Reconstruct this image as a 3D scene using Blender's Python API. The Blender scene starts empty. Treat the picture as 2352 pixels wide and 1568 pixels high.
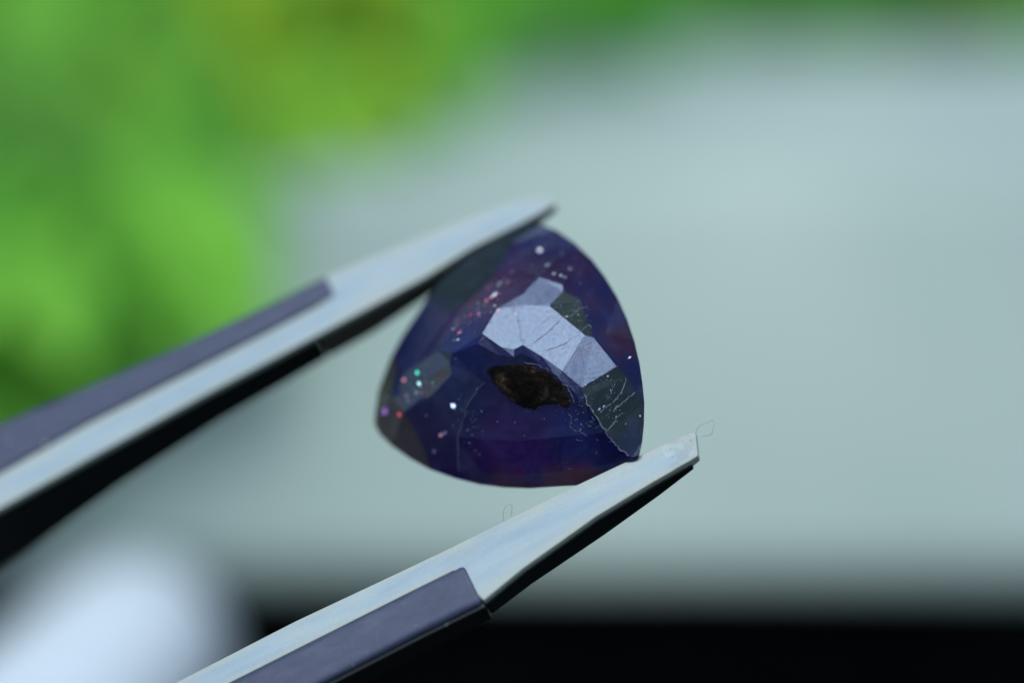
import bpy, bmesh, math, random
import numpy as np
from mathutils import Vector, Matrix
from mathutils.bvhtree import BVHTree
from mathutils import noise as mnoise

random.seed(7)
S = bpy.context.scene
COL = S.collection
# one Blender unit is one centimetre (macro scene)
S.unit_settings.system = 'METRIC'
S.unit_settings.scale_length = 0.01

# ------------------------------------------------------------------ camera
PITCH = math.radians(20.0)
D = 20.0                       # camera to focal plane, cm
FRAME = 3.6                    # width of the focal plane in view, cm
GEM_H = 3.0                    # height of the focal point above the ground, cm
RT = Vector((1, 0, 0))
FW = Vector((0, math.cos(PITCH), -math.sin(PITCH)))
UP = Vector((0, math.sin(PITCH), math.cos(PITCH)))
CAM = Vector((0, -D * math.cos(PITCH), GEM_H + D * math.sin(PITCH)))
cd = bpy.data.cameras.new('camera')
cam = bpy.data.objects.new('camera', cd)
COL.objects.link(cam)
cam.matrix_world = Matrix((
    (RT.x, UP.x, -FW.x, CAM.x), (RT.y, UP.y, -FW.y, CAM.y),
    (RT.z, UP.z, -FW.z, CAM.z), (0, 0, 0, 1)))
cd.sensor_width = 36.0
cd.lens = 36.0 * D / FRAME
cd.clip_start = 0.5
cd.clip_end = 20000.0
cd.dof.use_dof = True
cd.dof.focus_distance = D
APERTURE = 1.6                 # lens opening, cm
cd.dof.aperture_fstop = cd.lens * 1e-3 / APERTURE
S.camera = cam

# ------------------------------------------------------------------ light
SUN_CAM = Vector((-0.10, 0.80, -0.60)).normalized()      # right, up, away from the camera
LDIR = (RT * SUN_CAM.x + UP * SUN_CAM.y + FW * SUN_CAM.z).normalized()
w = bpy.data.worlds.new('World')
S.world = w
w.use_nodes = True
nt = w.node_tree
nt.nodes.clear()
sky = nt.nodes.new('ShaderNodeTexSky')
sky.sky_type = 'NISHITA'
sky.sun_disc = False
sky.sun_elevation = math.asin(LDIR.z)
sky.sun_rotation = math.atan2(LDIR.x, LDIR.y)
bg = nt.nodes.new('ShaderNodeBackground')
bg.inputs['Strength'].default_value = 0.12
wo = nt.nodes.new('ShaderNodeOutputWorld')
nt.links.new(sky.outputs[0], bg.inputs[0])
nt.links.new(bg.outputs[0], wo.inputs[0])
sd = bpy.data.lights.new('sun', 'SUN')
sd.energy = 1.5
sd.angle = math.radians(40)
sd.color = (0.86, 0.98, 1.0)
sun = bpy.data.objects.new('sun', sd)
COL.objects.link(sun)
sun.rotation_euler = LDIR.to_track_quat('Z', 'Y').to_euler()
sun.location = LDIR * 60

S.view_settings.view_transform = 'Standard'
S.view_settings.look = 'None'
S.view_settings.gamma = 1.0
S.view_settings.exposure = 0.15
S.cycles.use_denoising = True
S.cycles.max_bounces = 12
S.cycles.transmission_bounces = 10

# ------------------------------------------------------------------ helpers
PXMM = 2352 / (FRAME * 10)     # pixels of the 2352-wide photograph per mm at the focal plane


def at(px, py, dw):
    """point seen at photo pixel (2352 wide), dw cm behind the focal plane"""
    k = (D + dw) / D / PXMM * 0.1
    return CAM + RT * ((px - 1176) * k) + UP * ((784 - py) * k) + FW * (D + dw)


def mat(name):
    m = bpy.data.materials.new(name)
    m.use_nodes = True
    n = m.node_tree
    b = n.nodes['Principled BSDF']
    return m, n, b


def N(n, t, **kw):
    x = n.nodes.new(t)
    for k, v in kw.items():
        if k in x.inputs:
            x.inputs[k].default_value = v
        else:
            setattr(x, k, v)
    return x


def ramp(n, src, stops):
    r = n.nodes.new('ShaderNodeValToRGB')
    e = r.color_ramp.elements
    while len(e) < len(stops):
        e.new(0.5)
    for i, (p, c) in enumerate(stops):
        e[i].position = p
        e[i].color = (c[0], c[1], c[2], 1) if not isinstance(c, (int, float)) else (c, c, c, 1)
    n.links.new(src, r.inputs[0])
    return r.outputs[0]


def noise(n, scale, detail=4, rough=0.55, dist=0.0, vec=None, coord='Object'):
    if vec is None:
        tc = n.nodes.new('ShaderNodeTexCoord')
        vec = tc.outputs[coord]
    x = N(n, 'ShaderNodeTexNoise', Scale=scale, Detail=detail, Roughness=rough, Distortion=dist)
    n.links.new(vec, x.inputs['Vector'])
    return x.outputs['Fac']


def bump(n, b, h, strength, dist):
    bp = N(n, 'ShaderNodeBump', Strength=strength, Distance=dist)
    n.links.new(h, bp.inputs['Height'])
    n.links.new(bp.outputs[0], b.inputs['Normal'])
    return bp


def obj(name, bm, m, parent=None, smooth=False, bevel=0, segs=2):
    me = bpy.data.meshes.new(name)
    bm.normal_update()
    bm.to_mesh(me)
    bm.free()
    if m is not None:
        me.materials.append(m)
    if smooth:
        for p in me.polygons:
            p.use_smooth = True
    o = bpy.data.objects.new(name, me)
    COL.objects.link(o)
    if parent is not None:
        o.parent = parent
        o.matrix_parent_inverse = Matrix.Translation(-parent.location)
    if bevel:
        md = o.modifiers.new('bevel', 'BEVEL')
        md.width = bevel
        md.segments = segs
        md.limit_method = 'ANGLE'
        md.angle_limit = math.radians(25)
        md.harden_normals = False
    return o


def thing(name, loc, label, cat, group=None):
    o = bpy.data.objects.new(name, None)
    o.empty_display_size = 0.3
    COL.objects.link(o)
    o.location = loc
    o['label'] = label
    o['category'] = cat
    if group:
        o['group'] = group
    return o


def tag(o, label, cat, group=None):
    o['label'] = label
    o['category'] = cat
    if group:
        o['group'] = group
    return o


def tube(bm, pts, rad, sides=6):
    """a tube through pts; rad a number or a list"""
    rings = []
    for i, p in enumerate(pts):
        a = pts[max(i - 1, 0)]
        c = pts[min(i + 1, len(pts) - 1)]
        t = (c - a).normalized()
        n1 = t.orthogonal().normalized() if i == 0 else (rings_n - t * rings_n.dot(t)).normalized()
        rings_n = n1
        n2 = t.cross(n1)
        r = rad[i] if isinstance(rad, (list, tuple)) else rad
        rings.append([bm.verts.new(p + n1 * (r * math.cos(2 * math.pi * k / sides)) +
                                   n2 * (r * math.sin(2 * math.pi * k / sides))) for k in range(sides)])
    for a, b in zip(rings, rings[1:]):
        for k in range(sides):
            bm.faces.new((a[k], a[(k + 1) % sides], b[(k + 1) % sides], b[k]))
    bm.faces.new(rings[0][::-1])
    bm.faces.new(rings[-1])


# ------------------------------------------------------------------ the setting
gm, gn, gb = mat('lawn')
gcol = ramp(gn, noise(gn, 0.35, 6), [(0.3, (0.05, 0.24, 0.02)), (0.5, (0.09, 0.34, 0.03)), (0.7, (0.16, 0.38, 0.04))])
gn.links.new(gcol, gb.inputs['Base Color'])
gb.inputs['Roughness'].default_value = 0.9
bm = bmesh.new()
R = 6000
for a, b in [(-R, R)]:
    vs = [bm.verts.new(p) for p in ((-R, -R, 0), (R, -R, 0), (R, R, 0), (-R, R, 0))]
    bm.faces.new(vs)
ground = obj('ground', bm, gm)
ground['kind'] = 'structure'

# pale ledge with a sloping front
LEDGE_X = -5.0  # stone mottling, shifted so its tones also paint the light's falloff sideways
LED_P0 = at(1176, 1380, 5.5)
yb = LED_P0.y
zb = 0.0
lm, ln, lb = mat('pale_ledge')
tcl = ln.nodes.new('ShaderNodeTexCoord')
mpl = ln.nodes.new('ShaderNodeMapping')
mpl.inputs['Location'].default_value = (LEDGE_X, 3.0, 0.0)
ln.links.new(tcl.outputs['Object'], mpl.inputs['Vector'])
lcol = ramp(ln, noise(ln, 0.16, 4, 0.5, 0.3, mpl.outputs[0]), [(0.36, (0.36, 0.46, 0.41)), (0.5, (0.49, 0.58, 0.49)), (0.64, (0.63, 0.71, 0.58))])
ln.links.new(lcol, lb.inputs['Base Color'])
lb.inputs['Roughness'].default_value = 0.6
bump(ln, lb, noise(ln, 8, 6), 0.2, 0.03)
sl = math.radians(30)
L1, L2 = 1.94, 2.15
prof = [(yb + 0.16, zb), (yb, zb + 0.10), (yb + 0.05 * math.sin(sl), zb + 0.24), (yb + L1 * math.sin(sl), zb + L1 * math.cos(sl)),
        (yb + L1 * math.sin(sl) + L2, zb + L1 * math.cos(sl)),
        (yb + L1 * math.sin(sl) + L2, zb)]
bm = bmesh.new()
va = [bm.verts.new((-16, y, z)) for y, z in prof]
vb = [bm.verts.new((16, y, z)) for y, z in prof]
bm.faces.new(va)
bm.faces.new(vb[::-1])
for i in range(len(prof)):
    j = (i + 1) % len(prof)
    bm.faces.new((va[j], va[i], vb[i], vb[j]))
bmesh.ops.recalc_face_normals(bm, faces=bm.faces)
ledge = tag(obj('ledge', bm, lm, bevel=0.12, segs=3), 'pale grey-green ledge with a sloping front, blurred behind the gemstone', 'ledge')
LED_TOP = zb + L1 * math.cos(sl)
LED_BACK = yb + L1 * math.sin(sl) + L2

# black cloth under the tweezers
km, kn, kb = mat('black_cloth')
kcol = ramp(kn, noise(kn, 3, 5), [(0.3, (0.0015, 0.002, 0.002)), (0.7, (0.004, 0.005, 0.005))])
kn.links.new(kcol, kb.inputs['Base Color'])
kb.inputs['Roughness'].default_value = 0.95
kb.inputs['Specular IOR Level'].default_value = 0.0
bump(kn, kb, noise(kn, 40, 3), 0.4, 0.02)
bm = bmesh.new()
x0, x1, y0, y1 = -26, 26, -30, yb + 0.05
nx, ny = 60, 40
g = [[None] * (ny + 1) for _ in range(nx + 1)]
for i in range(nx + 1):
    for j in range(ny + 1):
        x = x0 + (x1 - x0) * i / nx
        y = y0 + (y1 - y0) * j / ny
        z = 0.10 + 0.04 * math.sin(x * 0.7 + y * 0.3) + 0.03 * math.sin(y * 0.9 - x * 0.2)
        g[i][j] = bm.verts.new((x, y, z))
for i in range(nx):
    for j in range(ny):
        bm.faces.new((g[i][j], g[i + 1][j], g[i + 1][j + 1], g[i][j + 1]))
bmesh.ops.solidify(bm, geom=bm.faces[:], thickness=0.05)
cloth = tag(obj('cloth', bm, km, smooth=True), 'black cloth spread flat under the tweezers along the bottom of the picture', 'cloth')

# curled white paper, bottom left
pm, pn, pb = mat('white_paper')
pb.inputs['Base Color'].default_value = (0.88, 0.93, 0.95, 1)
pb.inputs['Roughness'].default_value = 0.5
bump(pn, pb, noise(pn, 6, 4), 0.15, 0.03)
pa = at(-190, 1620, 2.2)
pa.z = 0.15
pe = at(270, 1260, 4.3)
pe.z = 0.15
ax = (pe - pa).normalized()
side = ax.cross(Vector((0, 0, 1))).normalized()
bm = bmesh.new()
rows = []
for i in range(13):
    t = i / 12
    c = pa - ax * 1.5 + (pe - pa + ax * 1.7) * t
    rad = 0.62 - 0.16 * t
    row = []
    for k in range(25):
        a = math.radians(-12 + 204 * k / 24)
        rr = rad * (1 + 0.05 * math.sin(3 * a + 2 * t))
        row.append(bm.verts.new(c + side * (-rr * math.cos(a)) + Vector((0, 0, max(rr * math.sin(a) * 0.95, -0.0) + 0.0))))
    rows.append(row)
for a, b in zip(rows, rows[1:]):
    for k in range(24):
        bm.faces.new((a[k], b[k], b[k + 1], a[k + 1]))
bmesh.ops.recalc_face_normals(bm, faces=bm.faces)
bmesh.ops.solidify(bm, geom=bm.faces[:], thickness=0.02)
paper = tag(obj('paper', bm, pm, smooth=True), 'bright white curled paper lying below the tweezers in the bottom left corner', 'paper')


# ------------------------------------------------------------------ plants
def leaf_mat(name, a, b_, tr):
    m, n, b = mat(name)
    f = noise(n, 1.5, 5)
    c = ramp(n, f, [(0.3, a), (0.7, b_)])
    n.links.new(c, b.inputs['Base Color'])
    b.inputs['Roughness'].default_value = 0.75
    b.inputs['Specular IOR Level'].default_value = 0.05
    t = n.nodes.new('ShaderNodeBsdfTranslucent')
    t.inputs[0].default_value = (*tr, 1)
    mx = n.nodes.new('ShaderNodeMixShader')
    mx.inputs[0].default_value = 0.2
    out = n.nodes['Material Output']
    n.links.new(b.outputs[0], mx.inputs[1])
    n.links.new(t.outputs[0], mx.inputs[2])
    n.links.new(mx.outputs[0], out.inputs[0])
    return m


LEAFM = [leaf_mat('leaf_bright', (0.21, 0.61, 0.06), (0.33, 0.71, 0.09), (0.24, 0.66, 0.07)),
         leaf_mat('leaf_mid', (0.09, 0.36, 0.04), (0.14, 0.42, 0.05), (0.1, 0.42, 0.04)),
         leaf_mat('leaf_yellow', (0.38, 0.62, 0.04), (0.46, 0.68, 0.06), (0.40, 0.62, 0.04))]
LEAFM.append(leaf_mat('leaf_olive', (0.16, 0.34, 0.02), (0.24, 0.40, 0.03), (0.2, 0.36, 0.02)))
stm, stn, stb = mat('stem')
stb.inputs['Base Color'].default_value = (0.18, 0.5, 0.06, 1)


def leaf_mesh(m, length=2.6, width=1.5, droop=0.35, seed=0):
    rr = random.Random(seed)
    bm = bmesh.new()
    rows = []
    n = 8
    for i in range(n + 1):
        t = i / n
        hw = width / 2 * (math.sin(math.pi * min(1, t * 0.93 + 0.07)) ** 0.75) * (1 - 0.15 * t)
        if i == n:
            hw = 0.01
        y = t * length
        z = -droop * t * t * length + 0.04 * rr.uniform(-1, 1)
        rows.append([bm.verts.new((s * hw, y, z + abs(s) * 0.18 * hw + (0.03 * rr.uniform(-1, 1) if s else 0)))
                     for s in (-1, -0.5, 0, 0.5, 1)])
    for a, b in zip(rows, rows[1:]):
        for k in range(4):
            bm.faces.new((a[k], a[k + 1], b[k + 1], b[k]))
    me = bpy.data.meshes.new('leaf')
    bm.to_mesh(me)
    bm.free()
    for p in me.polygons:
        p.use_smooth = True
    me.materials.append(m)
    return me


LEAVES = [[leaf_mesh(m, 1.15 + 0.25 * k, 0.75 + 0.12 * k, 0.2 + 0.12 * k, k) for k in range(3)] for m in LEAFM]


def plant(base, label, spots, group):
    """spots: (point, material index, yaw, tilt, size)"""
    p = thing('leafy_plant', base, label, 'plant', group)
    bm = bmesh.new()
    for q, mi, yaw, tilt, sc in spots:
        root = base + Vector((random.gauss(0, 0.7), random.gauss(0, 0.5), 0))
        mid = root.lerp(q, random.uniform(0.45, 0.75)) + Vector((random.gauss(0, 0.35), random.gauss(0, 0.35), random.uniform(0.12, 0.3) * (q - base).length))
        pts = [root, root.lerp(mid, 0.5) + Vector((random.gauss(0, 0.2), 0, 0.2)), mid, mid.lerp(q, 0.6) + Vector((0, 0, 0.1)), q]
        tube(bm, pts, [0.05, 0.03, 0.022, 0.018, 0.012], 5)
    obj('stem', bm, stm, p, smooth=True)
    for q, mi, yaw, tilt, sc in spots:
        o = bpy.data.objects.new('leaf', LEAVES[mi][random.randrange(3)])
        COL.objects.link(o)
        o.parent = p
        o.matrix_parent_inverse = Matrix.Translation(-base)
        o.location = q
        o.rotation_euler = (tilt, random.uniform(-0.3, 0.3), yaw)
        o.scale = (sc, sc, sc)
    return p


EDGE = [(-500, 1700), (0, 1260), (115, 1120), (230, 1000), (345, 900), (460, 725), (575, 520), (690, 370), (805, 270), (920, 200)]   # y, x where the foliage gives way to the ledge


def spots_in(x0, x1, y0, y1, w0, w1, n, ms, edge=False, size=1.0, bank=False):
    out = []
    while len(out) < n:
        x, y = random.uniform(x0, x1), random.uniform(y0, y1)
        if edge:
            lim = 0
            for (ya, xa), (yb2, xb) in zip(EDGE, EDGE[1:]):
                if ya <= y + 110 <= yb2:
                    lim = xa + (xb - xa) * (y + 110 - ya) / (yb2 - ya)
            if x > lim - 5:
                continue
        if bank:            # leaves lie close over the ledge
            lw = 5.84 - (y - 425) / 970 * 0.34 if y > 425 else min(7.8, 5.84 + (425 - y) / 325 * 2.0)
            q = at(x, y, lw - random.uniform(w0, w1))
        else:
            q = at(x, y, random.uniform(w0, w1))
        q.z = max(q.z, 0.2)
        out.append((q, random.choice(ms), math.radians(random.gauss(185, 40)), math.radians(random.gauss(-30, 14)), size * random.uniform(0.8, 1.2)))
    return out


GP = 'leafy green plants growing behind the ledge'
yr = LED_BACK + 1.2
plant(Vector((-5.5, yr + 1, 0)), 'bright green leafy plant spilling over the ledge at the left edge of the picture',
      spots_in(-500, 700, -250, 780, 0.25, 0.55, 300, [0, 0, 0, 0, 0, 0, 0, 1], True, 0.55, True), GP)
plant(Vector((-2.6, yr + 2, 0)), 'yellow-green leafy plant behind the ledge, above the upper tweezer arm',
      spots_in(540, 880, -280, 170, 1.0, 1.4, 46, [2, 2, 0, 2, 0], True, 0.5, True) + spots_in(-350, 500, -300, 230, 0.7, 1.15, 70, [0, 0, 0, 0, 2], True, 0.55, True) + spots_in(-200, 700, -400, 150, 9, 13, 90, [0, 0, 0, 1]), GP)
plant(Vector((0.8, yr + 3, 0)), 'mid green leafy plant behind the ledge at the top centre of the picture',
      spots_in(800, 1400, -300, 0, 9.0, 14.0, 70, [1, 1, 0]) + spots_in(850, 1350, -170, -60, 7.0, 8.0, 14, [1, 0], False, 0.5), GP)
plant(Vector((4.2, yr + 4, 0)), 'dark green leafy plant behind the ledge in the top right corner',
      spots_in(1350, 2600, -420, 40, 10, 17.0, 160, [1, 1, 3]), GP)
plant(Vector((-1.0, yr + 14, 0)), 'tall green leafy plant farthest behind the ledge',
      spots_in(-300, 2600, -900, -150, 18, 28.0, 200, [0, 1, 1]), GP)

# ------------------------------------------------------------------ the gemstone
V = dict(
    s0=(1241, 514), s1=(1278, 529), s2=(1318, 557), s3=(1360, 597), s4=(1389, 635), s5=(1418, 683), s6=(1440, 732),
    s7=(1457, 783), s8=(1469, 834), s9=(1476, 883), s10=(1480, 925), s11=(1479, 974), s12=(1475, 1014), s13=(1469, 1043),
    s14=(1458, 1072), s15=(1428, 1098), s16=(1375, 1112), s17=(1289, 1116), s18=(1218, 1121), s19=(1160, 1119),
    s20=(1103, 1112), s21=(1046, 1098), s22=(989, 1078), s23=(941, 1052), s24=(898, 1022), s25=(872, 996), s26=(860, 974),
    s27=(861, 951), s28=(869, 897), s29=(898, 820), s30=(924, 772), s31=(955, 726), s32=(981, 686), s33=(1020, 634),
    s34=(1089, 580), s35=(1170, 532), s36=(1211, 515),
    b1=(1108, 766), b2=(1142, 709), b3=(1159, 696), b4=(1202, 675), b5=(1238, 637), b6=(1292, 654), b7=(1294, 669),
    b8=(1261, 702), b10=(1343, 769), b11=(1363, 775), b12=(1416, 841), b13=(1337, 890), b14=(1291, 851), b15=(1243, 817),
    b16=(1201, 792), b17=(1181, 802), b18=(1152, 797), c1=(1205, 700), d2=(1284, 800),
    e1=(1007, 806), e2=(1038, 811), e3=(1033, 830), e4=(1037, 860), e5=(985, 913), e6=(966, 912), e7=(976, 875),
    e8=(935, 851), e9=(921, 868), e10=(919, 909), e11=(928, 945), e12=(948, 930), e13=(957, 837),
    h1=(935, 957), h2=(965, 1012), h3=(980, 1048), o1=(914, 832), o2=(904, 881), o3=(897, 912),
    u1=(1175, 560), u2=(1160, 597), u3=(1129, 643), u4=(1069, 697), u5=(1032, 720), u6=(1015, 769),
    r1=(1332, 689), r5=(1392, 765), r6=(1440, 864), r7=(1457, 897),
    q1=(1342, 914), q2=(1361, 947), q3=(1394, 993), q4=(1425, 1032), q5=(1451, 1050),
    t1=(1108, 877), t2=(1069, 934), t3=(1046, 1002), t4=(1048, 1072), t5=(1190, 1012),
    k1=(1098, 789), k2=(1148, 816), k3=(1180, 819), k4=(1201, 811), k5=(1239, 834), k6=(1283, 868), k7=(1326, 906), k8=(1331, 926), k9=(1352, 960),
    g1=(1110, 1087), g2=(1200, 1090), g3=(1290, 1082), g4=(1380, 1072))
F = [l.split() for l in '''b4 b5 b6 b7 b8 c1
b2 b3 b4 c1
b1 b2 c1 b8 b10 d2 b14 b15 b16 b17 b18
d2 b10 b11 b12 b13 b14
b8 b7 r1 b11 b10
b11 r1 r5 b12
s0 s1 s2 s3 b6 b5 u2 u1
b6 s3 s4 s5 r1 b7
r1 s5 s6 s7 r5
r5 s7 s8 s9 r7 r6 b12
b13 b12 r6 r7 s9 s10 s11 s12 s13 q5 q4 q3 q2 q1
q5 s13 s14 s15 s16 g4
g4 s16 s17 g3
g3 s17 s18 s19 g2
g2 s19 s20 s21 t4 g1
b1 b18 k2 k1
b18 b17 k3 k2
b17 b16 k4 k3
b16 b15 k5 k4
b15 b14 k6 k5
b14 b13 k7 k6
b13 q1 k8 k7
q1 q2 k9 k8
q2 q3 k9
k1 k2 k3 k4 k5 k6 k7 k8 k9 q3 t5 t3 t2 t1
t3 t5 q3 q4 q5 g4 g3 g2 g1 t4
e2 b1 k1 t1 t2 t3 t4 s21 s22 h3 h2 h1 e11 e12 e6 e5 e4 e3
e11 h1 h2 h3 s22 s23 s24 s25 s26 s27 o3 e10
e7 e6 e12 e11 e10 e9 e8
e3 e4 e5 e6 e7
e1 e2 e3 e7 e8 e13
s27 s28 s29 o1 o2 o3
o3 e10 e9 e8 e13 o1 o2
s29 s30 s31 s32 u5 u6 e1 e13 o1
s32 s33 s34 s35 s36 s0 u1 u2 u3 u4 u5
u2 b5 b4 b3 b2 b1 e2 e1 u6 u5 u4 u3'''.split('\n')]
KEY = {vs[0] + ' ' + vs[1]: i for i, vs in enumerate(F)}
WANT = {KEY[k]: v for k, v in {
    'b4 b5': (-0.12, 0.735, 20), 'b2 b3': (-0.14, 0.64, 12), 'b1 b2': (-0.08, 0.52, 60), 'd2 b10': (0.065, 0.375, 25),
    'b13 b12': (0.95, -0.30, 3), 'b8 b7': (0.50, 1.00, 5), 'b11 r1': (0.9, 0.9, 3), 'e3 e4': (-0.62, 0.40, 3), 's32 s33': (-0.65, 1.05, 8), 's29 s30': (-1.2, 0.6, 3), 'u2 b5': (-0.95, 0.95, 4), 'k1 k2': (-0.22, -0.44, 8), 'e2 b1': (-0.52, -0.36, 6), 't3 t5': (-0.22, -0.50, 8), 'q5 s13': (-0.15, -0.62, 3), 'g4 s16': (-0.20, -0.64, 4), 'g3 s17': (-0.22, -0.66, 4), 'g2 s19': (-0.26, -0.66, 4)}.items()}
FLAT = {KEY[k]: v for k, v in {'b4 b5': 15, 'b1 b2': 40, 'd2 b10': 25, 'b13 b12': 8, 'b8 b7': 8, 's0 s1': 3, 's32 s33': 8, 'u2 b5': 4, 'e3 e4': 8, 'k1 k2': 14, 'e2 b1': 8, 't3 t5': 8, 's29 s30': 3, 'e1 e2': 3, 'e7 e6': 3}.items()}
ZONE = {KEY[k]: v for k, v in {**{vs[0] + ' ' + vs[1]: 6 for vs in F[4:]}, 'b8 b7': 1, 'b13 b12': 1, 's32 s33': 1, 'e11 h1': 2, 'e3 e4': 2, 's27 s28': 2, 'e7 e6': 5, 'e1 e2': 5, }.items()}  # material per facet; some carry reflections painted in as colour
names = list(V)
idx = {k: i for i, k in enumerate(names)}
XY = np.array([((V[k][0] - 1176) / PXMM, (784 - V[k][1]) / PXMM) for k in names])   # mm


def girdle(x, y):
    return 4.5 - 0.45 * x + 0.40 * y


def dome(x, y):
    dx, dy = x - 0.25, y + 0.75
    rho = min(1.0, math.hypot(dx / 4.75, dy / 4.75))
    return girdle(x, y) - 4.4 * (1 - rho ** 2.0)


nv, nf = len(names), len(F)
rows, rhs = [], []


def eq(co, r, wt):
    a = np.zeros(nv + 3 * nf)
    for i, c in co:
        a[i] += c * wt
    rows.append(a)
    rhs.append(r * wt)


for i, k in enumerate(names):
    if k[0] == 's':
        eq([(i, 1)], girdle(*XY[i]), 0.8 if 14 <= int(k[1:]) <= 21 else 1.0 if int(k[1:]) >= 33 else 4.0)
    else:
        eq([(i, 1)], dome(*XY[i]), 0.35)
for f, vs in enumerate(F):
    c = nv + 3 * f
    wt = FLAT.get(f, 10.0 if f in WANT else 1.6)
    for k in vs:
        i = idx[k]
        eq([(i, 1), (c, -XY[i][0]), (c + 1, -XY[i][1]), (c + 2, -1)], 0, wt)
    if f in WANT:
        gx, gy, ww = WANT[f]
        eq([(c, 1)], gx, ww)
        eq([(c + 1, 1)], gy, ww)
sol = np.linalg.lstsq(np.array(rows), np.array(rhs), rcond=None)[0]
WZ = sol[:nv] - sol[idx['b10']] + 0.4           # mm; bright facet corner lies in the focal plane
print('contact depth mm', [(k, round(float(WZ[idx[k]]), 2)) for k in ('s0', 's10', 's14', 's15', 's16', 's26', 's32', 's34', 's35', 's36')])
pos = [at(V[k][0], V[k][1], WZ[i] * 0.1) for i, k in enumerate(names)]

# colour zones of the stone: place in it, inner and outer radius in cm, colour
ZONES = [((1120, 675, 0.25), 0.05, 0.30, (0.080, 0.012, 0.050)), ((1290, 640, 0.25), 0.03, 0.20, (0.042, 0.010, 0.040)),
         ((1210, 1010, 0.10), 0.04, 0.24, (0.046, 0.014, 0.130)), ((1320, 985, 0.05), 0.02, 0.16, (0.016, 0.024, 0.160)),
         ((1075, 800, 0.15), 0.03, 0.18, (0.016, 0.022, 0.150)), ((1000, 1000, 0.25), 0.03, 0.20, (0.020, 0.009, 0.060)),
         ((1150, 1135, 0.15), 0.03, 0.13, (0.085, 0.018, 0.050)), ((1330, 1135, 0.10), 0.05, 0.17, (0.110, 0.022, 0.045)),
         ((1430, 800, 0.10), 0.02, 0.12, (0.050, 0.010, 0.028))]

GREEN_ZONES = [((1490, 880, 0.0), 0.02, 0.12, (0.010, 0.014, 0.050)), ((1470, 1040, 0.0), 0.03, 0.14, (0.012, 0.016, 0.060)),
               ((1400, 800, 0.05), 0.02, 0.10, (0.040, 0.012, 0.022)), ((1190, 600, 0.3), 0.03, 0.15, (0.012, 0.014, 0.060)), ((1010, 740, 0.4), 0.03, 0.14, (0.014, 0.014, 0.055))]


def gem_mat(name, stops, share, tint, ior=1.77, zones=None):
    m, n, b = mat(name)
    tc = n.nodes.new('ShaderNodeTexCoord')
    oc = tc.outputs['Object']
    warp = noise(n, 2.6, 7, 0.62, 1.2, oc)
    col = ramp(n, warp, stops)
    if zones:
        wz = N(n, 'ShaderNodeMath', operation='MULTIPLY_ADD')
        n.links.new(noise(n, 4.5, 6, 0.65, 0.6, oc), wz.inputs[0])
        wz.inputs[1].default_value = 0.36
        wz.inputs[2].default_value = -0.18
        for (zx, zy, zw), r0, r1, zc in zones:
            dd_ = n.nodes.new('ShaderNodeVectorMath')
            dd_.operation = 'DISTANCE'
            n.links.new(oc, dd_.inputs[0])
            dd_.inputs[1].default_value = at(zx, zy, zw)
            sm = N(n, 'ShaderNodeMath', operation='ADD')
            n.links.new(dd_.outputs['Value'], sm.inputs[0])
            n.links.new(wz.outputs[0], sm.inputs[1])
            mr = n.nodes.new('ShaderNodeMapRange')
            mr.interpolation_type = 'SMOOTHSTEP'
            n.links.new(sm.outputs[0], mr.inputs['Value'])
            mr.inputs['From Min'].default_value = r0
            mr.inputs['From Max'].default_value = r1
            mr.inputs['To Min'].default_value = 0.85
            mr.inputs['To Max'].default_value = 0.0
            mz = N(n, 'ShaderNodeMix', data_type='RGBA')
            n.links.new(mr.outputs[0], mz.inputs[0])
            n.links.new(col, mz.inputs[6])
            mz.inputs[7].default_value = (*zc, 1)
            col = mz.outputs[2]
    # milky clouds of fine inclusions
    cl = N(n, 'ShaderNodeMix', data_type='RGBA', blend_type='ADD')
    cf = ramp(n, noise(n, 7, 7, 0.7, 1.5, oc), [(0.48, 0.0), (0.80, 0.7)])
    n.links.new(cf, cl.inputs[0])
    n.links.new(col, cl.inputs[6])
    cl.inputs[7].default_value = (0.040, 0.046, 0.11, 1)
    n.links.new(cl.outputs[2], b.inputs['Base Color'])
    mp = n.nodes.new('ShaderNodeMapping')
    mp.inputs['Rotation'].default_value = (0.3, 0.5, 0.6)
    mp.inputs['Scale'].default_value = (1, 9, 1)
    n.links.new(oc, mp.inputs['Vector'])
    scr = noise(n, 26, 5, 0.75, 0.6, mp.outputs[0])
    pit = noise(n, 120, 4, 0.7, 1.0, oc)
    ad = N(n, 'ShaderNodeMath', operation='ADD')
    n.links.new(scr, ad.inputs[0])
    n.links.new(pit, ad.inputs[1])
    rg = ramp(n, noise(n, 55, 6, 0.75, 0.4, oc), [(0.3, 0.10), (0.72, 0.26)])
    bp = bump(n, b, ad.outputs[0], 0.19, 0.004)
    gl = n.nodes.new('ShaderNodeBsdfPrincipled')
    gl.inputs['Base Color'].default_value = (0.75, 0.72, 0.95, 1)
    gl.inputs['Transmission Weight'].default_value = 1.0
    n.links.new(bp.outputs[0], gl.inputs['Normal'])
    for x in (b, gl):
        x.inputs['IOR'].default_value = ior
        x.inputs['Specular Tint'].default_value = (*tint, 1)
        n.links.new(rg, x.inputs['Roughness'])
    mx = n.nodes.new('ShaderNodeMixShader')
    mx.inputs[0].default_value = share
    out = n.nodes['Material Output']
    n.links.new(b.outputs[0], mx.inputs[1])
    n.links.new(gl.outputs[0], mx.inputs[2])
    n.links.new(mx.outputs[0], out.inputs['Surface'])
    va = n.nodes.new('ShaderNodeVolumeAbsorption')
    va.inputs['Color'].default_value = (0.32, 0.27, 0.52, 1)
    va.inputs['Density'].default_value = 7.0
    n.links.new(va.outputs[0], out.inputs['Volume'])
    return m


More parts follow.
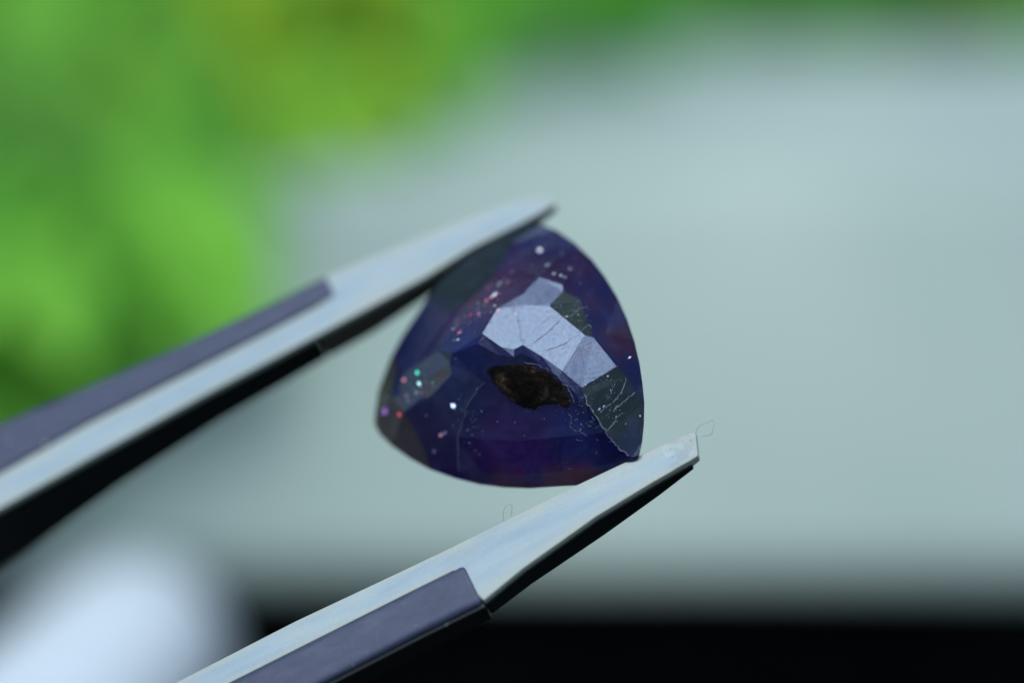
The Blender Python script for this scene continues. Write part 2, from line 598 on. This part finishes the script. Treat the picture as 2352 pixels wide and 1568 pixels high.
BT = (0.62, 0.77, 1.0)
GEMM = [gem_mat('stone_blue', [(0.25, (0.010, 0.022, 0.065)), (0.42, (0.015, 0.017, 0.135)), (0.56, (0.038, 0.013, 0.110)), (0.75, (0.070, 0.014, 0.065))], 0.42, BT, 1.95),
        gem_mat('stone_green_reflect', [(0.3, (0.010, 0.014, 0.014)), (0.55, (0.017, 0.025, 0.021)), (0.75, (0.026, 0.029, 0.028))], 0.2, (0.6, 0.75, 0.7), 1.6, GREEN_ZONES),  # green-grey reflection of dim surroundings painted in as facet colour
        gem_mat('stone_brown_reflect', [(0.3, (0.050, 0.038, 0.050)), (0.55, (0.085, 0.066, 0.074)), (0.75, (0.11, 0.088, 0.085))], 0.3, (0.8, 0.75, 0.8)),  # brown-grey facet reflection painted in, shared with the stone's left tip
        gem_mat('stone_purple', [(0.3, (0.014, 0.008, 0.034)), (0.55, (0.042, 0.010, 0.042)), (0.75, (0.085, 0.014, 0.045))], 0.3, BT),
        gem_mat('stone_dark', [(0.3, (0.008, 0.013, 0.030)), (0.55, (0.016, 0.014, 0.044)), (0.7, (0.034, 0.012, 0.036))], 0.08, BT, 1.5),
        gem_mat('stone_slate_reflect', [(0.3, (0.030, 0.034, 0.050)), (0.6, (0.050, 0.056, 0.075)), (0.75, (0.070, 0.075, 0.095))], 0.2, BT),  # slate-grey reflections painted in as the colour of two facets
        gem_mat('stone_violet', [(0.25, (0.010, 0.014, 0.040)), (0.45, (0.013, 0.012, 0.085)), (0.6, (0.026, 0.011, 0.075)), (0.75, (0.040, 0.012, 0.060))], 0.36, BT, 1.5, ZONES)]

gem_c = sum(pos, Vector()) / len(pos)
gemstone = thing('gemstone', gem_c, 'dark blue and purple faceted gemstone with a brown inclusion, gripped between the tweezer tips', 'gemstone')
bm = bmesh.new()
bv = [bm.verts.new(p) for p in pos]
for vs in F:
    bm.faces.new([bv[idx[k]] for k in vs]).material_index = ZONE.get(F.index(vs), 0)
# the side away from the camera: girdle band, sloped facets, flat table
gax = (RT * 0.45 + UP * -0.40 + FW * 1.0).normalized()
sil = ['s%d' % i for i in range(37)]
ring = [bv[idx[k]] for k in sil]
cen = sum((v.co for v in ring), Vector()) / len(ring)
prev = ring
for off, shr in ((0.03, 0.94), (0.15, 0.78), (0.27, 0.55)):
    cur = [bm.verts.new(cen + (v.co - cen) * shr + gax * off) for v in ring]
    for i in range(37):
        j = (i + 1) % 37
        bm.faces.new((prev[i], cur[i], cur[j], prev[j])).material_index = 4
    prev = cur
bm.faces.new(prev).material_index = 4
bmesh.ops.recalc_face_normals(bm, faces=bm.faces)
bad = [e for e in bm.edges if len(e.link_faces) != 2]
print('gem open edges', len(bad))
bmesh.ops.triangulate(bm, faces=[f for f in bm.faces if len(f.verts) > 4], ngon_method='BEAUTY')



gem_bm = bm.copy()
gem_bvh = BVHTree.FromBMesh(gem_bm)
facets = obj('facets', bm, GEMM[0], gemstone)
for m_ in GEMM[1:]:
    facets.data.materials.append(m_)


def on_gem(px, py, lift=0.0):
    d = (at(px, py, 0) - CAM).normalized()
    loc, nor, i, dist = gem_bvh.ray_cast(CAM, d)
    if loc is None:
        return None, None
    if nor.dot(d) > 0:
        nor = -nor
    return loc + nor * lift, nor


# brown inclusion
im, inn, ib = mat('brown_inclusion')
ic = ramp(inn, noise(inn, 14, 8, 0.78, 0.5), [(0.42, (0.004, 0.004, 0.005)), (0.53, (0.014, 0.009, 0.006)), (0.62, (0.048, 0.031, 0.020)), (0.73, (0.22, 0.18, 0.14))])
core = inn.nodes.new('ShaderNodeVectorMath')
core.operation = 'DISTANCE'
tci = inn.nodes.new('ShaderNodeTexCoord')
inn.links.new(tci.outputs['Object'], core.inputs[0])
core.inputs[1].default_value = on_gem(1200, 905)[0]
cfac = ramp(inn, core.outputs['Value'], [(0.03, 0.18), (0.10, 1.0)])
cm_ = N(inn, 'ShaderNodeMix', data_type='RGBA', blend_type='MULTIPLY')
cm_.inputs[0].default_value = 1.0
inn.links.new(ic, cm_.inputs[6])
inn.links.new(cfac, cm_.inputs[7])
inn.links.new(cm_.outputs[2], ib.inputs['Base Color'])
ib.inputs['Roughness'].default_value = 0.7
ib.inputs['Specular IOR Level'].default_value = 0.08
bump(inn, ib, noise(inn, 45, 5, 0.7), 0.7, 0.01)
outl = [(1110, 848), (1130, 836), (1170, 833), (1205, 832), (1239, 842), (1274, 859), (1297, 881), (1311, 907), (1318, 934),
        (1307, 940), (1283, 929), (1255, 932), (1226, 944), (1199, 936), (1170, 925), (1141, 894), (1124, 876)]
bm = bmesh.new()
cx, cy = 1213, 888
rings_ = []
NS = 150
dense = []
for k in range(NS):
    t = k / NS * len(outl)
    i = int(t)
    a, b = outl[i], outl[(i + 1) % len(outl)]
    fx = t - i
    j = random.uniform(0.94, 1.04)
    x = a[0] + (b[0] - a[0]) * fx
    y = a[1] + (b[1] - a[1]) * fx
    dense.append((cx + (x - cx) * j, cy + (y - cy) * j))
NR = 22
for ri in range(NR):
    r = 1.06 * (1 - ri / NR)
    base_h = -0.016 + 0.019 * min(1, (1.06 - r) / 0.16) ** 0.7
    rg_ = []
    for x, y in dense:
        nz = mnoise.fractal(Vector((x * 0.055, y * 0.075, 3.0)), 1.0, 2.0, 4)
        p, nn = on_gem(cx + (x - cx) * r, cy + (y - cy) * r, 0)
        qz = mnoise.fractal(Vector(((cx + (x - cx) * r) * 0.13, (cy + (y - cy) * r) * 0.13, 1.0)), 1.0, 2.0, 4)
        rg_.append(bm.verts.new(p + nn * (base_h + (0.0018 + 0.006 * max(0, r - 0.75)) * qz)))
    rings_.append(rg_)
for a, b in zip(rings_, rings_[1:]):
    for k in range(NS):
        bm.faces.new((a[k], a[(k + 1) % NS], b[(k + 1) % NS], b[k]))
bm.faces.new(rings_[-1])
p0, n0 = on_gem(cx, cy)
low = [bm.verts.new(p0 + (v.co - p0) * 0.7 - n0 * 0.09) for v in rings_[0]]
for k in range(NS):
    bm.faces.new((rings_[0][(k + 1) % NS], rings_[0][k], low[k], low[(k + 1) % NS]))
bm.faces.new(low[::-1])
bmesh.ops.recalc_face_normals(bm, faces=bm.faces)
obj('inclusion', bm, im, gemstone, smooth=True)


def flat_mat(name, c, rough=0.35, metal=0.0):
    m, n, b = mat(name)
    b.inputs['Base Color'].default_value = (*c, 1)
    b.inputs['Roughness'].default_value = rough
    b.inputs['Metallic'].default_value = metal
    return m


GM = {k: flat_mat('glint_' + k, c, 0.3, 1.0) for k, c in dict(white=(0.5, 0.5, 0.55), pink=(0.5, 0.16, 0.26), green=(0.05, 0.5, 0.33), cyan=(0.3, 0.55, 0.55), violet=(0.30, 0.12, 0.45), red=(0.45, 0.05, 0.08), grey=(0.2, 0.2, 0.25), blue=(0.25, 0.3, 0.5)).items()}
FM = dict(white=flat_mat('fleck_white', (0.75, 0.80, 0.9)), pink=flat_mat('fleck_pink', (0.75, 0.36, 0.46)),  # sparkle glints painted as pale and coloured flakes, among real specks
          green=flat_mat('fleck_green', (0.10, 0.75, 0.50)), cyan=flat_mat('fleck_cyan', (0.55, 0.9, 0.88)),
          violet=flat_mat('fleck_violet', (0.30, 0.16, 0.42)), red=flat_mat('fleck_red', (0.6, 0.05, 0.12)),
          grey=flat_mat('fleck_grey', (0.34, 0.34, 0.42)), blue=flat_mat('fleck_blue', (0.45, 0.52, 0.72)))


HALF = (LDIR + (CAM - gem_c).normalized()).normalized()


def fleck(px, py, rx, ry, ang, m, lift=0.002, glint=False):
    """a flake on the surface; glints lie turned towards the light and mirror it"""
    p, nn = on_gem(px, py)
    if p is None:
        return
    if glint:
        p = p + nn * 0.003
        nn = (HALF + Vector([random.gauss(0, 0.10) for _ in range(3)])).normalized()
    k = 0.1 / PXMM
    ea = (RT * math.cos(ang) + UP * math.sin(ang))
    ea = (ea - nn * ea.dot(nn)).normalized()
    eb = nn.cross(ea)
    bm = bmesh.new()
    n = random.choice((4, 5, 5, 6))
    a0 = random.uniform(0, 6.28)
    top, bot = [], []
    for i in range(n):
        a = a0 + 2 * math.pi * i / n + random.uniform(-0.25, 0.25)
        j = random.uniform(0.5, 1.15)
        q = p + ea * (rx * k * j * math.cos(a)) + eb * (ry * k * j * math.sin(a))
        top.append(bm.verts.new(q + nn * lift))
        bot.append(bm.verts.new(q - nn * 0.004))
    bm.faces.new(top)
    bm.faces.new(bot[::-1])
    for i in range(n):
        j = (i + 1) % n
        bm.faces.new((top[i], bot[i], bot[j], top[j]))
    bmesh.ops.recalc_face_normals(bm, faces=bm.faces)
    return obj('fleck', bm, (GM if glint else FM)[m], gemstone)


for a in [(960, 857, 5, 5, 0, 'green'), (964, 883, 4, 9, 0.3, 'cyan'), (929, 874, 4, 5, 0, 'pink'), (934, 909, 5, 6, 0.8, 'pink'),
          (957, 902, 6, 6, 0, 'grey'), (937, 920, 4, 4, 0, 'grey'), (885, 943, 11, 18, -0.5, 'violet'), (919, 953, 5, 8, 0.4, 'red'),
          (1042, 931, 9, 11, 0, 'blue'), (1013, 998, 7, 5, 0.4, 'pink'), (1022, 994, 8, 5, 0.5, 'violet'), (994, 879, 2, 4, -0.8, 'green'),
          (968, 902, 2.5, 2.5, 0, 'pink'), (1240, 576, 6, 6, 0, 'white'), (1258, 609, 6, 3, 0.3, 'white'), (1272, 630, 4, 3, 0, 'grey'),
          (1288, 633, 5, 4, 0, 'white'), (1297, 637, 5, 3, 0, 'grey'), (1310, 618, 6, 5, 0, 'grey'), (1446, 822, 7, 3.5, 0.5, 'grey'),
          (1302, 727, 3, 2, 0, 'white'), (1043, 782, 3, 1.6, 0.9, 'green'), (1136, 703, 4, 3, 0.4, 'cyan'), (1145, 713, 6, 5, 0, 'pink'),
          (1184, 721, 3, 3, 0, 'white'), (1127, 718, 4, 3, 0.5, 'violet'), (1376, 940, 6, 3, 0.8, 'blue'), (1387, 933, 6, 2, 0.7, 'blue'),
          (1396, 864, 3, 2.5, 0, 'white'), (1135, 680, 7, 2.5, 0.55, 'white'), (1130, 684, 5, 2.5, 0.6, 'pink'), (997, 1036, 4, 4, 0, 'grey'),
          (945, 1080, 3, 3, 0, 'grey'), (1470, 955, 3, 4, 0, 'pink')]:
    fleck(*a)
# the glittering streak between the bright facets and the upper arm
for _ in range(80):
    t = random.random() ** 0.8
    x = 1180 - 130 * t + random.gauss(0, 13)
    y = 618 + 150 * t + random.gauss(0, 9)
    s = random.choice((0.4, 0.5, 0.5, 0.6, 0.8, 1.3))
    fleck(x, y, s * random.uniform(1.2, 2.8), s, random.gauss(0.6, 0.3), random.choice(('pink', 'white', 'white', 'red', 'violet', 'grey', 'cyan', 'pink', 'grey')), 0.002, True)
for x, y, rx, ry, a_, m_ in ((1135, 681, 7, 2.2, 0.55, 'white'), (1128, 686, 5, 2, 0.6, 'pink'), (1140, 676, 4, 1.6, 0.5, 'white'), (1118, 694, 4, 1.6, 0.7, 'pink'),
                             (960, 857, 4, 5, 0, 'green'), (964, 882, 3.5, 8, 0.3, 'cyan'), (929, 874, 3, 4, 0, 'pink'), (1240, 576, 4, 4, 0, 'white'), (1272, 630, 3, 2, 0, 'white'),
                             (1446, 822, 5, 2, 0.5, 'white'), (1042, 931, 6, 8, 0, 'blue'), (886, 945, 6, 10, -0.5, 'violet'), (919, 953, 3, 6, 0.4, 'red')):
    fleck(x, y, rx, ry, a_, m_, 0.003, True)
for cx_, cy_, sx, sy, n in ((960, 890, 22, 25, 14), (1085, 960, 12, 28, 20), (1330, 950, 25, 25, 22), (1400, 930, 30, 45, 30), (1310, 720, 22, 22, 14), (1150, 990, 90, 60, 9), (1300, 620, 50, 25, 14)):
    for _ in range(n):
        s = random.uniform(0.5, 1.15)
        fleck(random.gauss(cx_, sx), random.gauss(cy_, sy), s * random.uniform(1, 1.6), s, random.uniform(0, 3), random.choice(('white', 'grey', 'grey', 'blue', 'grey')))


def hairline(name, pts, wpx, m, jitter=1.2, sub=7, lift=0.0012):
    """a fine irregular line on the stone's surface"""
    path = []
    for a, b in zip(pts, pts[1:]):
        for i in range(sub):
            t = i / sub
            path.append((a[0] + (b[0] - a[0]) * t + random.gauss(0, jitter), a[1] + (b[1] - a[1]) * t + random.gauss(0, jitter)))
    path.append(pts[-1])
    P = []
    for x, y in path:
        p, nn = on_gem(x, y, lift)
        if p is not None:
            P.append(p)
    if len(P) < 2:
        return
    bm = bmesh.new()
    k = 0.1 / PXMM
    tube(bm, P, [wpx * k * random.uniform(0.35, 1.2) * (0.4 if i in (0, len(P) - 1) else 1) for i in range(len(P))], 4)
    return obj(name, bm, m, gemstone)


CW = flat_mat('scratch_white', (0.30, 0.36, 0.42), 0.6)
CG = flat_mat('scratch_grey', (0.15, 0.15, 0.19), 0.6)
CD = flat_mat('crack_dark', (0.075, 0.065, 0.11), 0.7)
for pts, wd in [([(1440, 866), (1430, 895), (1415, 918), (1406, 925)], 0.8), ([(1459, 901), (1445, 912), (1430, 925), (1415, 935), (1408, 945)], 1.0),
                ([(1394, 991), (1408, 975), (1414, 962), (1416, 955)], 0.9), ([(1416, 957), (1432, 949)], 0.6),
                ([(1406, 926), (1390, 934), (1378, 948)], 1.1), ([(1412, 880), (1404, 905)], 0.5),
                ([(1342, 905), (1352, 932), (1370, 957), (1392, 992)], 1.0), ([(1392, 992), (1410, 1015), (1424, 1031), (1445, 1046)], 0.8),
                ([(1301, 729), (1322, 718), (1332, 707), (1350, 705)], 0.8), ([(1330, 765), (1352, 745), (1358, 752)], 0.5)]:
    hairline('scratch', pts, wd, CW, 1.3)
for pts, wd in [([(1115, 875), (1095, 895), (1072, 932), (1050, 1003), (1055, 1085)], 0.9), ([(1170, 650), (1215, 628), (1240, 612), (1268, 605)], 0.7),
                ([(1095, 690), (1070, 720), (1040, 760), (1010, 790)], 0.7), ([(1160, 655), (1120, 690), (1085, 735)], 0.6),
                ([(1205, 832), (1235, 838), (1266, 851), (1290, 872), (1312, 900), (1320, 925)], 1.3), ([(1000, 815), (970, 860), (950, 880)], 0.5),
                ([(1310, 950), (1316, 965), (1308, 978), (1325, 992)], 0.8), ([(1325, 985), (1350, 1000)], 0.6)]:
    hairline('scratch', pts, wd, CG, 1.4)
for cx_, cy_, sx, sy, n_, an in ((1120, 690, 45, 45, 26, 0.62), (1050, 770, 35, 35, 14, 0.7), (1320, 960, 25, 35, 16, -0.6), (1400, 930, 28, 45, 22, 0.75), (1330, 730, 25, 25, 12, 0.5), (1280, 610, 60, 30, 10, 0.3), (1080, 980, 18, 50, 12, 1.3)):
    for _ in range(n_):
        x, y = random.gauss(cx_, sx), random.gauss(cy_, sy)
        a_ = random.gauss(an, 0.35)
        l_ = random.uniform(4, 15)
        hairline('scratch', [(x, y), (x + l_ * math.cos(a_), y - l_ * math.sin(a_))], random.uniform(0.25, 0.5), CG if random.random() < 0.6 else CW, 0.5, 3)
for pts, wd in [([(1189, 722), (1192, 745), (1197, 770), (1196, 785)], 0.8), ([(1291, 731), (1268, 755), (1245, 772), (1225, 788)], 0.8),
                ([(1315, 776), (1292, 793), (1266, 800), (1255, 806)], 0.8), ([(1270, 724), (1240, 745)], 0.5),
                ([(1412, 845), (1385, 862), (1365, 868), (1345, 885)], 0.6), ([(1159, 699), (1180, 711), (1203, 700)], 0.7),
                ([(1215, 705), (1245, 690), (1270, 668)], 0.5), ([(1225, 668), (1245, 690)], 0.5), ([(1250, 655), (1270, 690)], 0.5)]:
    hairline('crack', pts, wd * 0.7, CD, 1.0)

# ------------------------------------------------------------------ the tweezers
TILT = math.radians(30)
ang = math.radians(26.3)
PV = RT * -math.sin(ang) + UP * math.cos(ang)          # across the arms, in the picture
AX = RT * math.cos(ang) + UP * math.sin(ang)           # along the arms, to the tips
GR = PV * math.cos(TILT) + FW * math.sin(TILT)         # gripping direction, lower arm to upper arm
SD = PV * math.sin(TILT) - FW * math.cos(TILT)         # out of the side face that looks up at the light


wm, wn, wb = mat('ivory_ceramic')
def along(n, a, b_):
    """coordinates that run along and across the tweezer arms"""
    t = n.nodes.new('ShaderNodeTexCoord')
    cb = n.nodes.new('ShaderNodeCombineXYZ')
    for i_, (v, k) in enumerate(((AX, a), (GR, b_), (SD, b_))):
        d = n.nodes.new('ShaderNodeVectorMath')
        d.operation = 'DOT_PRODUCT'
        n.links.new(t.outputs['Object'], d.inputs[0])
        d.inputs[1].default_value = v * k
        n.links.new(d.outputs['Value'], cb.inputs[i_])
    return cb.outputs[0]


wc = ramp(wn, noise(wn, 1.0, 7, 0.68, 0.3, along(wn, 1.6, 9.0)), [(0.28, (0.32, 0.43, 0.49)), (0.5, (0.43, 0.53, 0.57)), (0.66, (0.52, 0.59, 0.56)), (0.76, (0.57, 0.55, 0.42))])
atr = wn.nodes.new('ShaderNodeAttribute')
atr.attribute_name = 'rim'
spx = wn.nodes.new('ShaderNodeSeparateColor')
wn.links.new(atr.outputs['Color'], spx.inputs[0])
ivo = N(wn, 'ShaderNodeMix', data_type='RGBA')
rimn = N(wn, 'ShaderNodeMath', operation='MULTIPLY')
wn.links.new(spx.outputs[0], rimn.inputs[0])
wn.links.new(ramp(wn, noise(wn, 5, 6, 0.65), [(0.3, 0.35), (0.6, 0.95)]), rimn.inputs[1])
wn.links.new(rimn.outputs[0], ivo.inputs[0])
wn.links.new(wc, ivo.inputs[6])
wn.links.new(ramp(wn, noise(wn, 9, 6, 0.7), [(0.35, (0.50, 0.52, 0.43)), (0.66, (0.55, 0.56, 0.46)), (0.75, (0.42, 0.34, 0.18))]), ivo.inputs[7])
wn.links.new(ivo.outputs[2], wb.inputs['Base Color'])
wb.inputs['Roughness'].default_value = 0.34
wb.inputs['Subsurface Weight'].default_value = 0.15
wb.inputs['Subsurface Radius'].default_value = (0.06, 0.05, 0.04)
wb.inputs['Subsurface Scale'].default_value = 1.0
bump(wn, wb, noise(wn, 70, 6, 0.7), 0.25, 0.006)
dm, dn, db = mat('grey_sleeve')
dc = ramp(dn, noise(dn, 1.0, 8, 0.75, 0.3, along(dn, 9, 24.0)), [(0.28, (0.042, 0.052, 0.10)), (0.55, (0.070, 0.080, 0.14)), (0.75, (0.11, 0.12, 0.18)), (0.85, (0.2, 0.2, 0.25))])
dn.links.new(dc, db.inputs['Base Color'])
db.inputs['Roughness'].default_value = 0.5
bump(dn, db, noise(dn, 60, 5, 0.7), 0.25, 0.006)
bkm, bkn, bkb = mat('black_spine_shade')  # black of the arm undersides, also paints shade under the lower handle
bkb.inputs['Base Color'].default_value = (0.012, 0.014, 0.014, 1)
bkb.inputs['Roughness'].default_value = 0.45

olm = flat_mat('olive_shade', (0.085, 0.08, 0.06), 0.55)  # dark tone that paints the shade under the upper tip

def ray_plane(px, py, p0, n):
    d = at(px, py, 0) - CAM
    return CAM + d * ((p0 - CAM).dot(n) / d.dot(n))


def lerp_y(pts, x):
    pts = sorted(pts)
    if x <= pts[0][0]:
        (xa, ya), (xb, yb_) = pts[0], pts[1]
    elif x >= pts[-1][0]:
        (xa, ya), (xb, yb_) = pts[-2], pts[-1]
    else:
        for (xa, ya), (xb, yb_) in zip(pts, pts[1:]):
            if xa <= x <= xb:
                break
    return ya + (yb_ - ya) * (x - xa) / (xb - xa)


def prism(stations, m, name, parent, bevel, depth):
    """stations: (outer point, inner point, depth near, depth far) lofted along the arm"""
    bm = bmesh.new()
    rings = []
    for o_, i_, d0, d1 in stations:
        rings.append([bm.verts.new(o_ - SD * d0), bm.verts.new(i_ - SD * d0), bm.verts.new(i_ - SD * d1), bm.verts.new(o_ - SD * d1)])
    for a, b in zip(rings, rings[1:]):
        for k in range(4):
            bm.faces.new((a[k], a[(k + 1) % 4], b[(k + 1) % 4], b[k]))
    bm.faces.new(rings[0][::-1])
    bm.faces.new(rings[-1])
    bmesh.ops.recalc_face_normals(bm, faces=bm.faces)
    return obj(name, bm, m, parent, bevel=bevel, segs=3)


def blade(stations, m, parent, bevel):
    """like prism, with the side face divided lengthways; the rims are marked for their ivory colour"""
    bm = bmesh.new()
    lay = bm.verts.layers.float_color.new('rim')
    fr = (0.0, 0.10, 0.24, 0.5, 0.76, 0.90, 1.0)
    rv = (1.0, 0.75, 0.15, 0.0, 0.15, 0.75, 1.0)
    rings = []
    fine = []
    for a, b in zip(stations, stations[1:]):
        for t in (0, 0.25, 0.5, 0.75):
            fine.append((a[0].lerp(b[0], t), a[1].lerp(b[1], t), a[2], a[3] + (b[3] - a[3]) * t))
    fine.append(stations[-1])
    nf_ = len(fine)
    for si, (o_, i_, d0, d1) in enumerate(fine):
        tipv = max(0.0, 1 - (fine[-1][0] - o_).length / 0.12)
        row = []
        for f_, r_ in zip(fr, rv):
            v = bm.verts.new(o_.lerp(i_, f_) - SD * (d0 + (0.006 * mnoise.noise(o_ * 14 + Vector((f_ * 3, 0, 0))) if tipv > 0 else 0)))
            v[lay] = (max(r_, 0.9 * tipv), tipv, 0, 1)
            row.append(v)
        for p in (i_, o_):
            v = bm.verts.new(p - SD * d1)
            v[lay] = (1, tipv, 0, 1)
            row.append(v)
        rings.append(row)
    k_ = len(rings[0])
    for a, b in zip(rings, rings[1:]):
        for k in range(k_):
            bm.faces.new((a[k], a[(k + 1) % k_], b[(k + 1) % k_], b[k]))
    bm.faces.new(rings[0][::-1])
    bm.faces.new(rings[-1])
    bmesh.ops.recalc_face_normals(bm, faces=bm.faces)
    return obj('blade', bm, m, parent, bevel=bevel, segs=3)


HX = 26.3 / 180 * math.pi


def across(x, y, edge):
    """the pixel on polyline `edge` straight across the arm from pixel (x, y)"""
    best = None
    for s in range(-700, 701, 2):
        qx = x + s * math.sin(HX)
        qy = y + s * math.cos(HX)
        e = lerp_y(edge, qx) - qy
        if best is None or abs(e) < best[0]:
            best = (abs(e), qx, qy)
    return best[1], best[2]


tweezers = thing('tweezers', at(-2600, 2150, 0.6), 'ivory tipped tweezers with dark grey handles holding the gemstone', 'tweezers')

# upper arm (pixel polylines of its edges)
U_IN = [(-900, 1620), (0, 1166), (235, 1035), (471, 905), (659, 806), (832, 714), (975, 637), (1089, 566), (1203, 509), (1280, 468)]
U_MID = [(-900, 1550), (0, 1089), (235, 955), (471, 839), (748, 693)]
U_TOP = [(-900, 1360), (0, 971), (235, 872), (471, 766), (720, 646), (1000, 530), (1176, 464), (1215, 450), (1275, 452)]
uo = at(832, 714, 0.52)


def UPt(px, py):
    return ray_plane(px, py, uo, SD)


st_b, st_h, st_r = [], [], []
for x in (-900, -450, 0, 235, 471, 640, 727, 799):
    y = lerp_y(U_IN, x)
    i_ = UPt(x, y)
    m_ = UPt(*across(x, y, U_MID))
    t_ = UPt(*across(x, y, U_TOP))
    dd = lerp_y([(-900, 0.60), (0, 0.36), (235, 0.265), (471, 0.21), (727, 0.175)], x)
    st_b.append((m_, i_, 0.0, 0.03))
    st_h.append((t_, m_, -0.008, dd))
    if x < 750:
        st_r.append((m_, i_ - GR * 0.003, 0.025, dd * 1.02))
bl, sp = [], []
for x in (690, 728, 770, 800, 832, 975, 1089, 1203, 1250, 1276):
    y = lerp_y(U_IN, x)
    i_ = UPt(x, y)
    t_ = UPt(*across(x, y, U_TOP if x > 790 else U_MID))
    k = max(0, min(1, (1276 - x) / (1276 - 728)))
    bl.append((t_, i_, 0.0, 0.025))
    if x > 710:
        sp.append((t_.lerp(i_, 0.3), i_ - GR * 0.003, 0.02, 1.05 * lerp_y([(728, 0.17), (832, 0.165), (975, 0.12), (1089, 0.11), (1203, 0.085), (1276, 0.04)], x)))
blade(st_b[:-2] + bl, wm, tweezers, 0.018)
prism(st_h, dm, 'handle', tweezers, 0.02, 0)
prism(st_r, bkm, 'spine_shade', tweezers, 0.01, 0)
prism(sp, olm, 'tip_shade', tweezers, 0.01, 0)  # added dark strip standing in for shade on the upper tip's underside

# lower arm
L_IN = [(-900, 2200), (400, 1568), (680, 1425), (1000, 1274), (1330, 1111), (1470, 1045), (1560, 1003), (1598, 990)]
L_MID = [(-900, 2270), (400, 1630), (805, 1427), (1066, 1296)]
L_OUT = [(-900, 2420), (805, 1533), (866, 1501), (1006, 1433), (1108, 1381), (1226, 1284), (1366, 1188), (1487, 1112), (1579, 1063), (1604, 1046)]
lo = at(1330, 1111, -0.03)


def LPt(px, py):
    return ray_plane(px, py, lo, SD)


st_b, st_h = [], []
for x in (-900, -300, 400, 680, 900, 1046):
    y = lerp_y(L_IN, x)
    i_ = LPt(x, y)
    m_ = LPt(*across(x, y, L_MID))
    o_ = LPt(*across(x, y, L_OUT))
    st_b.append((i_, m_, 0.0, 0.12))
    st_h.append((m_, o_, -0.008, 0.15))
bl, sp = [], []
for x in (1020, 1048, 1150, 1330, 1470, 1560, 1597):
    y = lerp_y(L_IN, x)
    i_ = LPt(x, y)
    q = across(x, y, L_OUT if x > 1030 else L_MID) if x < 1590 else (1603, 1046)
    o_ = LPt(*q)
    k = (1597 - x) / (1597 - 1048)
    dp = lerp_y([(1020, 0.115), (1150, 0.13), (1330, 0.145), (1470, 0.105), (1560, 0.06), (1597, 0.05)], x)
    bl.append((i_, o_, 0.0, dp * 0.8))
    if 1030 < x < 1570:
        sp.append((i_.lerp(o_, 0.5), o_ - GR * 0.006, 0.025, dp))
blade(st_b[:-1] + bl, wm, tweezers, 0.014)
prism(st_h, dm, 'handle', tweezers, 0.02, 0)
prism(sp, bkm, 'spine_shade', tweezers, 0.008, 0)
prism([(o_ + GR * 0.02, o_ - GR * 0.012, 0.02, 0.13) for _, o_, _, _ in st_h], bkm, 'spine_shade', tweezers, 0.006, 0)  # added black strip, paints the shade under the lower handle
# the handles meet beyond the left edge of the picture
a0, a1 = st_h[0][0], st_h[0][1]
ut = UPt(-900, 1420)
bm = bmesh.new()
c1_, c2_ = UPt(-900, 1450) - SD * 0.15, LPt(-880, 2330) - SD * 0.15
end = (c1_ + c2_) / 2 - AX * 5
for s0_, s1_ in ((c1_, end + GR * 0.12), (c2_, end - GR * 0.12)):
    tube(bm, [s0_ + AX * 0.3, s0_ - AX * 1.5, s1_, s1_ - AX * 1.2], [0.18, 0.2, 0.22, 0.2], 8)
obj('joint', bm, dm, tweezers, smooth=True)

def speck(px, py, r, p0, m):
    q = ray_plane(px, py, p0, SD) + SD * (0.009 if m is SPM and px < 1100 else 0.0)
    bm = bmesh.new()
    bmesh.ops.create_icosphere(bm, subdivisions=1, radius=r * 0.06 / PXMM)
    for v in bm.verts:
        v.co = v.co * random.uniform(0.6, 1.3) + q
        v.co += AX * 0.0
    obj('speck', bm, m, tweezers)


SPM = flat_mat('dust_white', (0.5, 0.52, 0.55), 0.8)
for x, y, r in ((956, 1439, 4), (1026, 1437, 3), (1030, 1432, 2.5), (813, 1530, 3), (1200, 1215, 2), (1290, 1190, 2), (1404, 1100, 3), (1440, 1090, 2),
                (1500, 1050, 2.5), (1520, 1042, 2), (1540, 1030, 3), (1545, 1048, 2), (1510, 1064, 2), (1586, 1010, 3), (1590, 1050, 4), (1575, 1054, 3)):
    speck(x, y, r, lo, SPM)
for x, y, r in ((106, 1020, 9), (20, 1015, 6), (103, 1032, 6)):
    speck(x, y, r, uo, SPM)

# lint
fm = flat_mat('lint', (0.32, 0.38, 0.37), 0.8)


def lint(pts, label, rad=0.0006):
    P = [at(x, y, d) for x, y, d in pts]
    Q = []
    for i in range(len(P) - 1):
        p0, p1, p2, p3 = P[max(i - 1, 0)], P[i], P[i + 1], P[min(i + 2, len(P) - 1)]
        for k in range(6):
            t = k / 6
            Q.append(0.5 * ((2 * p1) + (p2 - p0) * t + (2 * p0 - 5 * p1 + 4 * p2 - p3) * t * t + (3 * p1 - p0 - 3 * p2 + p3) * t ** 3))
    Q.append(P[-1])
    bm = bmesh.new()
    tube(bm, Q, rad, 5)
    return tag(obj('lint_fibre', bm, fm, smooth=True), label, 'fibre')


lint([(1598, 993, 0.05), (1606, 978, 0.03), (1625, 970, 0.02), (1639, 966, 0.0), (1638, 985, 0.0), (1632, 998, 0.02), (1612, 1001, 0.05)], 'tiny curled grey fibre stuck to the point of the lower tweezer tip')
lint([(1157, 1198, 0.05), (1156, 1180, 0.02), (1160, 1164, 0.0), (1170, 1157, 0.0), (1176, 1162, 0.0), (1174, 1185, 0.05)], 'tiny looped dark fibre standing on the upper edge of the lower tweezer arm')
